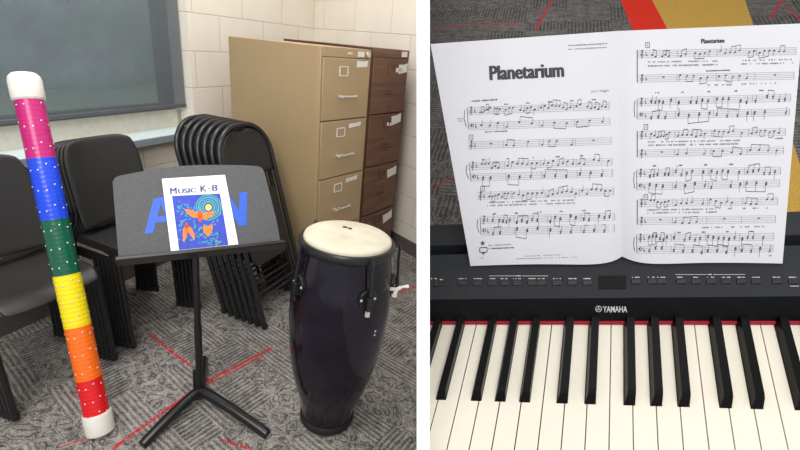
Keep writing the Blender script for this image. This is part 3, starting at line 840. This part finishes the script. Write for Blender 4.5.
for k in range(k0, int(xr/pitch)+1):
    o_ = black_at(k)
    if o_ is None: continue
    xc = k*pitch+o_
    if (KM @ V((xc, yF, 0))-O).dot(cutB) < -.004 and (KM @ V((xc, 0, 0))-O).dot(cutB) < -.004: continue
    a, t_ = .0055, .0043; hb = .0115
    m = MB(KM)
    ye = yF+.006
    P = [(xc-a, 0, -.012), (xc+a, 0, -.012), (xc+a, ye, -.012), (xc-a, ye, -.012),
         (xc-a, 0, .001), (xc+a, 0, .001), (xc+a, ye, .001), (xc-a, ye, .001),
         (xc-t_, .007, hb-.001), (xc+t_, .007, hb-.001), (xc+t_, .012, hb), (xc-t_, .012, hb), (xc+t_, ye, hb), (xc-t_, ye, hb)]
    v = m.verts(P)
    for f in ((0, 3, 2, 1), (0, 1, 5, 4), (1, 2, 6, 5), (2, 3, 7, 6), (3, 0, 4, 7), (4, 5, 9, 8), (8, 9, 10, 11), (11, 10, 12, 13), (5, 6, 12, 10, 9), (7, 4, 8, 11, 13), (6, 7, 13, 12)): m.face([v[i] for i in f])
    m.cut(O, -cutB)
    if m.b.faces: m.build('black_key', 'ebony', pr, smooth=False)
# buttons, display, printing
dcp = Decal([pan, fall], .0003)
slope = (z3-z2)/(Yp['p1']-Yp['f1']); PMx = KM @ Matrix(((1, 0, 0, 0), (0, 1, 0, 0), (0, slope, 1, 0), (0, 0, 0, 1)))
def panel_box(x0, x1, ya_, yb_, name, mt, lift=.0015, bevel=.0005):
    c = [dcp.hit(x0, yb_), dcp.hit(x1, yb_), dcp.hit(x1, ya_), dcp.hit(x0, ya_)]
    m = MB(); m.hexa([p-NB*.001 for p in c]+[p+NB*lift for p in c]); return m.build(name, mt, pr, bevel=bevel)
bx = [462.4, 477.6, 492.3, 504.8, 517, 532.3, 541.4, 556.8, 572.3, 587.3]
for x in bx: panel_box(x-4.5, x+4.5, 281.2, 285.3, 'button', 'button')
for x in (636, 652, 661.5, 681, 696, 711, 726, 741, 756, 777, 793): panel_box(x-4.6, x+4.6, 279.8, 284, 'button', 'button')
panel_box(432, 450, 282.5, 286, 'volume_slot', 'rubber', .0004, 0); panel_box(434.5, 438, 281.5, 287, 'volume_slider', 'button', .002)
panel_box(598.5, 626, 276, 289, 'display', 'ebony', .0006, 0)
for x in bx: dcp.scribble((x-4, 278.8), (x+4, 278.8), 1.0, 'print', .85)
for x in (636, 652, 661.5, 681, 696, 711, 726, 741, 756, 777, 793): dcp.scribble((x-4.2, 277.4), (x+4.2, 277.4), 1.0, 'print', .85)
dcp.scribble((431, 278.8), (437, 278.8), 1.2, 'print'); dcp.scribble((440, 279.8), (447, 279.8), 1.2, 'print')
dcp.line((489, 276), (515, 276), .35, 'print', 3); dcp.line((522, 276), (548, 276), .35, 'print', 3); dcp.scribble((515.5, 276), (521.5, 276), 1.1, 'print')
dcp.line((675, 274.6), (706, 274.6), .35, 'print', 3); dcp.line((713, 274.6), (745, 274.6), .35, 'print', 3); dcp.scribble((707, 274.6), (712.5, 274.6), 1.1, 'print')
dcp.line((790, 286.2), (799, 286.2), .5, 'print', 2)
dcp.build('button_print', pr); dcp.g = {}
dcp.text('YAMAHA', (602.8, 312), (627.2, 312), 6.2, 'print', .02)
dcp.ring((598.6, 308.8), 3.0, .6, 'print', 16, .95)
for q in range(3):
    a = PI/2+q*2*PI/3; dcp.line((598.6, 308.8), (598.6+2.6*math.cos(a), 308.8-2.6*math.sin(a)), .7, 'print')
dcp.build('maker_name', pr)
# legs standing on the sloping floor of the bay
NF = 1.188                                              # camera to bay floor
cdist = (O-K0).dot(NB); zf = -(NF-cdist)
fx = kp(440, 300, 0).x+.06
for x in (fx, xr-.08):
    m = MB(KM); m.box(x, x+.025, .02, Yp['bk']-.02, zf, -.060); m.build('stand_leg', 'gloss_panel', pr, bevel=.002)
# floor of the bay
FM = frame(K0+NB*zf, hB, (dB-hB*dB.dot(hB)).normalized(), NB)
iF = FM.inverted()
def ff(px_, py_): return iF @ onplane(px_, py_, K0+NB*zf, NB)
e0a, e0b = ff(620.5, 0), ff(617, 32); e1a, e1b = ff(652, 0), ff(651, 30); e2a, e2b = ff(745, 0), ff(798, 158)
kk = -((e1b.x-e1a.x)/(e1b.y-e1a.y)); kk2 = -((e2b.x-e2a.x)/(e2b.y-e2a.y))
print('stripe', e0a, e1a, e2a, e2b, kk, kk2)
kY = kk2
def xs(e, k): return e.x+e.y*k
segB = [(ff(*a), ff(*b), w, (150, 52, 58)) for a, b, w in (((536, 30), (552, 0), .010), ((432, 28), (520, 22), .008), ((770, 18), (782, 0), .008), ((786, 6), (800, 20), .006), ((432, 190), (452, 176), .004))]
MT['carpetB'] = carpet('charcoal carpet with colour stripes', segB, [(xs(e1a, kY), xs(e2a, kY), kY, (160, 125, 54), (186, 150, 76)), (xs(e0a, kY*.35), xs(e1a, kY*.35), kY*.35, (176, 36, 24), (208, 50, 34))],
                       lo=(50, 48, 48), mid=(82, 79, 77), hi=(120, 115, 110), rot=.2)
pts = [onplane(*p, K0+NB*zf, NB) for p in ((429.7, -95), (429.7, 560), (1350, 560), (1350, -95))]
pts[0] = onplane(429.9, -95, K0+NB*zf, NB); pts[1] = onplane(429.9, 560, K0+NB*zf, NB)
m = MB(); m.hexa([p-NB*.05 for p in pts]+pts)
struct(m.build('floor', 'carpetB', mw=FM, smooth=False))

# open music book
zt_ = z3+.0034
def bp(px_, py_): return onplane(px_, py_, K0+NB*zt_, NB)
topZ = .452
cL = dict(bo=bp(470.5, 266), bg=bp(622, 256.5), to=at(430.5, 44, topZ), tg=at(617, 31, topZ+.012))
cR = dict(bo=bp(782.5, 263.5), bg=bp(622, 256.5), to=at(803, 23.5, topZ-.004), tg=at(617, 31, topZ+.012))
RBk = thing('music_book', 'open white sheet music book standing on the piano', 'book', cL['bg'])
fwdB = -(dB-hB*dB.dot(hB)).normalized()
def page(c, lift=0.0):
    def fn(u, v):                                         # u outer -> gutter, v bottom -> top
        A_ = c['bo'].lerp(c['bg'], u); B_ = c['to'].lerp(c['tg'], u); P = A_.lerp(B_, v)
        bulge = (u**3)*(1-u**6)*.022+.002*math.sin(PI*u)
        nrm_ = (c['tg']-c['bg']).cross(c['bo']-c['bg']).normalized()
        if nrm_.dot(fwdB) < 0: nrm_ = -nrm_
        dirv = fwdB.lerp(nrm_, v)
        return P+dirv*(bulge*(1-.55*v))+nrm_*lift
    return fn
def thick_page(c, name):
    m = MB(); n, k = 28, 12
    for l, s_ in ((0.0, 1), (-.0025, -1)):
        m.grid(page(c, l), n, k)
    m.b.verts.ensure_lookup_table(); vv = m.b.verts[:]; N1 = (n+1)*(k+1)
    def id_(i, j): return i*(k+1)+j
    for i in range(n):
        for j in (0, k): m.face([vv[id_(i, j)], vv[id_(i+1, j)], vv[N1+id_(i+1, j)], vv[N1+id_(i, j)]])
    for j in range(k):
        for i in (0, n): m.face([vv[id_(i, j)], vv[id_(i, j+1)], vv[N1+id_(i, j+1)], vv[N1+id_(i, j)]])
    return m.build(name, 'page', RBk)
pgL = thick_page(cL, 'page'); pgL['label'] = 'left page with the large title'
pgR = thick_page(cR, 'page'); pgR['label'] = 'right page full of staves'
# rest board behind the pages
def rest(u, v):
    A_ = cL['bo'].lerp(cR['bo'], .12+.76*u); B_ = cL['to'].lerp(cR['to'], .12+.76*u); P = A_.lerp(B_, v*.8)
    return P-fwdB*(.030+.012*v)
MB().grid(rest, 2, 2).build('music_rest', 'gloss_panel', pr, solid=.003)
dl_ = Decal([pgL, pgR], .0003)
rn_ = random.Random(11)
def staff(x0, y0, x1, y1, clef='t', dens=1.0, chords=False, tail=0, gap=1.75, bars=4, rest_=False):
    dx, dy = x1-x0, y1-y0; L_ = math.hypot(dx, dy)
    def P(u, k): return (x0+dx*u-dy/L_*0, y0+dy*u+k*gap)
    for k in (-2, -1, 0, 1, 2): dl_.line(P(0, k), P(1, k), .24, 'ink_grey', 14)
    for b_ in range(1, bars+1): dl_.line(P(b_/bars, -2), P(b_/bars, 2+tail), .3, 'ink_grey')
    c = P(.025, 0)
    if clef == 't':
        dl_.ring((c[0], c[1]+.6), 1.3, .5, 'ink', 8); dl_.line((c[0]+.4, c[1]-4.6), (c[0]-.2, c[1]+4.6), .6, 'ink'); dl_.ring((c[0]+.3, c[1]-3.2), .9, .4, 'ink', 7)
    else:
        dl_.ring((c[0], c[1]-1), 1.6, .6, 'ink', 8); dl_.oval((c[0]-.6, c[1]-1.2), .7, .7, 'ink', 0, 6)
    dl_.line(P(.05, -1.3), P(.05, 1), .5, 'ink'); dl_.oval(P(.055, .7), .6, .6, 'ink', 0, 6)
    u = .09
    for b_ in range(bars):
        ua, ub = max(.09, b_/bars+.02), (b_+1)/bars-.015
        if rest_ and rn_.random() < .7:
            p = P((ua+ub)/2, -.6); dl_.line((p[0]-1.2, p[1]), (p[0]+1.2, p[1]), .9, 'ink'); continue
        u = ua
        while u < ub-.01:
            grp = rn_.choice([1, 1, 1, 2, 2, 3]); st_ = (ub-ua)/max(2, 7*dens); k0_ = rn_.choice([-1, -.5, 0, .5, 1]); hd__ = []
            upw = -1 if k0_ > 0 or rn_.random() < .4 else 1
            for q in range(grp):
                if u > ub: break
                k_ = k0_+rn_.choice([-.5, 0, .5]); p = P(u, k_)
                dl_.oval(p, 1.15, .8, 'ink', -.4, 8)
                if chords:
                    for q2 in (1,): p2 = P(u, k_+q2*1.0); dl_.oval(p2, 1.1, .75, 'ink', -.4, 7)
                sx = p[0]+1.0 if upw < 0 else p[0]-1.0
                tip = P(u, (k_-3.2) if upw < 0 else (k_+(2 if chords else 0)+3.2))
                dl_.line((sx, p[1]), (sx, tip[1]), .3, 'ink'); hd__.append((sx, tip[1])); u += st_
            if len(hd__) > 1: dl_.line(hd__[0], hd__[-1], .6, 'ink')
            if rn_.random() < .25: u += st_
def lyric(x0, y0, x1, y1, f=.6): dl_.scribble((x0, y0), (x1, y1), 1.7, 'ink_grey', f)
def brace(x0, ya_, xb_, yb_): dl_.line((x0, ya_), (xb_, yb_), .5, 'ink', 4); dl_.line((x0-2.2, ya_+2), (x0-3, (ya_+yb_)/2), .6, 'ink', 2); dl_.line((x0-3, (ya_+yb_)/2), (xb_-2.2, yb_-2), .6, 'ink', 2)
def boxmark(x, y):
    for a, b in (((x-1.9, y-2.6), (x+1.9, y-2.6)), ((x+1.9, y-2.6), (x+1.9, y+2.6)), ((x+1.9, y+2.6), (x-1.9, y+2.6)), ((x-1.9, y+2.6), (x-1.9, y-2.6))): dl_.line(a, b, .5, 'ink')
    dl_.line((x, y-1.3), (x, y+1.3), .6, 'ink_grey')
def chordtx(x0, y0, x1, y1, n=5):
    for i in range(n):
        u = (i+.2)/n; x, y = x0+(x1-x0)*u, y0+(y1-y0)*u; dl_.scribble((x, y), (x+4, y-.1), 1.5, 'ink', .9)
# left page
dl_.bold('Planetarium', (489.5, 79.8), (563, 76.4), 14.6, 'ink', 4, .42, .012)
dl_.scribble((568, 45.6), (607, 43.6), 1.4, 'ink_grey', .95); dl_.scribble((568, 49.4), (607, 47.4), 1.4, 'ink_grey', .95)
dl_.text('John Riggio', (591, 92.3), (609, 91.2), 2.2, 'ink_grey')
dl_.scribble((471.5, 101.3), (497, 99.6), 1.5, 'ink', .95); dl_.scribble((457, 119), (464, 118.6), 1.2, 'ink_grey'); dl_.scribble((457, 121.4), (463, 121), 1.2, 'ink_grey')
dl_.scribble((485, 132), (507, 131), 1.2, 'ink', .9)
staff(467.5, 111, 609, 106, 't', 1.2); staff(468.5, 126.5, 610, 121.5, 'b', .35, tail=0, rest_=False); brace(467, 108, 468.5, 129)
boxmark(471, 137.5); staff(467.5, 145.3, 611, 140.8, 't', .6, rest_=True)
staff(469, 166, 612, 161.7, 't', .9); staff(470.5, 177.6, 612.5, 173, 'b', .4, chords=True); brace(469, 163, 471, 181)
boxmark(482.5, 188.5); staff(477, 196, 613.5, 191.3, 't', .9); lyric(487, 202.5, 575, 200, .75); lyric(487, 205.6, 575, 203, .75)
staff(480.5, 219.8, 614.5, 216.6, 't', .8, chords=True); staff(481, 231.5, 614.5, 228.2, 'b', .4, chords=True); brace(480, 217, 481, 234.5)
for (a, b, c, d) in ((500, 104.5, 609, 98.8), (477, 160, 600, 155), (488, 214, 600, 210)): chordtx(a, b, c, d)
sx, sy = 482.6, 243.2
dl_.poly([(sx+(3.0 if k % 2 == 0 else 1.15)*math.sin(PI*k/5), sy-(3.0 if k % 2 == 0 else 1.15)*math.cos(PI*k/5)) for k in range(10)], 'ink')
for a, b in (((479.8, 247.6), (487, 247.3)), ((487, 247.3), (487, 252)), ((487, 252), (479.8, 252.3)), ((479.8, 252.3), (479.8, 247.6))): dl_.line(a, b, .8, 'ink')
dl_.poly([(481.8, 252.6), (485, 252.4), (483.5, 255)], 'ink')
dl_.scribble((488.5, 245.4), (512, 244.4), 1.2, 'ink_grey', .9); dl_.scribble((488.5, 248.6), (514, 247.6), 1.4, 'ink', .9)
dl_.scribble((524, 256.2), (562, 254.6), .9, 'ink_grey', .9); dl_.scribble((516, 258.8), (577, 257), .9, 'ink_grey', .9); dl_.scribble((481, 258), (484, 257.9), 1.5, 'ink_grey', 1)
# right page
dl_.bold('Planetarium', (701, 43.4), (723.8, 42.6), 4.8, 'ink', 3, .25)
boxmark(647.5, 45); boxmark(645.8, 127); boxmark(645.8, 197)
staff(638, 54.3, 796, 51, 't', 1.0); lyric(648, 62, 718, 61, .7); lyric(648, 66, 718, 64.6, .7); lyric(741, 60.5, 795, 59.4, .45); lyric(741, 64, 795, 63, .45)
dl_.scribble((706, 71), (731, 70.2), 1.5, 'ink', .95)
staff(638, 78.6, 794, 75.6, 't', .7, rest_=True); lyric(708, 85, 732, 84.6, .7); lyric(740, 84, 778, 83, .5); dl_.line((637.2, 50), (637.2, 82.5), .8, 'ink', 3)
staff(637.5, 102, 790.5, 97.6, 't', .8, chords=True); staff(637.5, 115.6, 789.5, 112, 'b', .45, chords=True); brace(637, 99, 637, 119)
staff(638, 135, 785.5, 131.8, 't', 1.0); lyric(648, 142, 740, 140.4, .7); lyric(648, 145.3, 740, 143.8, .7); lyric(775, 138.5, 784, 138.2, .8)
staff(638, 153.6, 783.5, 150.2, 't', .5, rest_=True); dl_.line((637.2, 131), (637.2, 157), .8, 'ink', 3)
staff(637, 173, 780.5, 170.6, 't', .8, chords=True); staff(637, 186.6, 779.5, 183.2, 'b', .45, chords=True); brace(636.6, 170, 636.8, 190)
staff(638, 203, 777.5, 201, 't', .8); lyric(647, 210, 717, 208.9, .6); lyric(647, 213, 717, 212, .6); lyric(728, 208.6, 770, 208, .4)
staff(638, 221, 775.5, 219, 't', .6, rest_=True); lyric(700, 227.5, 765, 226.4, .5); dl_.line((637.2, 200), (637.2, 224.5), .8, 'ink', 3)
staff(637, 238, 773.8, 236.6, 't', .8, chords=True); staff(637, 250, 773, 248.2, 'b', .45, chords=True); brace(636.6, 235, 636.8, 253)
for (a, b, c, d) in ((650, 93, 780, 90), (648, 166, 775, 163.5), (648, 233, 770, 231)): chordtx(a, b, c, d)
dl_.scribble((769, 255.6), (772.5, 255.5), 1.4, 'ink_grey', 1)
dl_.build({'ink': 'printed_music', 'ink_grey': 'printed_staff'}, RBk)

# ================================================================== light
def area(name, loc, tgt, sx, sy, power, col=(1, .97, .92)):
    l = bpy.data.lights.new(name, 'AREA'); l.shape = 'RECTANGLE'; l.size = sx; l.size_y = sy; l.energy = power; l.color = col
    o = bpy.data.objects.new(name, l); COL.objects.link(o); o.location = loc
    o.rotation_euler = (V(tgt)-V(loc)).to_track_quat('-Z', 'Y').to_euler(); return o
area('ceiling_and_fill_lamp', (-.9, .5, 2.85), (-.9, .7, 0), 1.2, .6, 30)
area('ceiling_and_fill_lamp', (-.7, 2.0, 2.85), (-.7, 2.0, 0), 1.2, .6, 24)
area('ceiling_and_fill_lamp', (-.3, -1.6, 2.7), (-.4, 1.5, .6), 1.8, .8, 55)  # added fill behind the camera, brightens the partition end and the view
bl_o = K0+NB*1.5+dB*.9+hB*.3
area('ceiling_and_fill_lamp', bl_o, K0+dB*.2, 1.2, .6, 4, (1, .98, .95))
w = bpy.data.worlds.new('world'); SC.world = w; w.use_nodes = True
bgn = w.node_tree.nodes['Background']; bgn.inputs[0].default_value = (.97, .98, 1, 1); bgn.inputs[1].default_value = .75
SC.view_settings.view_transform = 'Standard'; SC.view_settings.look = 'None'; SC.view_settings.gamma = 1; SC.view_settings.exposure = 0
SC.view_settings.use_curve_mapping = False
# drop the stray label-less prototype values
for o in SC.objects:
    if 'label' in o and not o['label']: print('UNLABELLED', o.name)
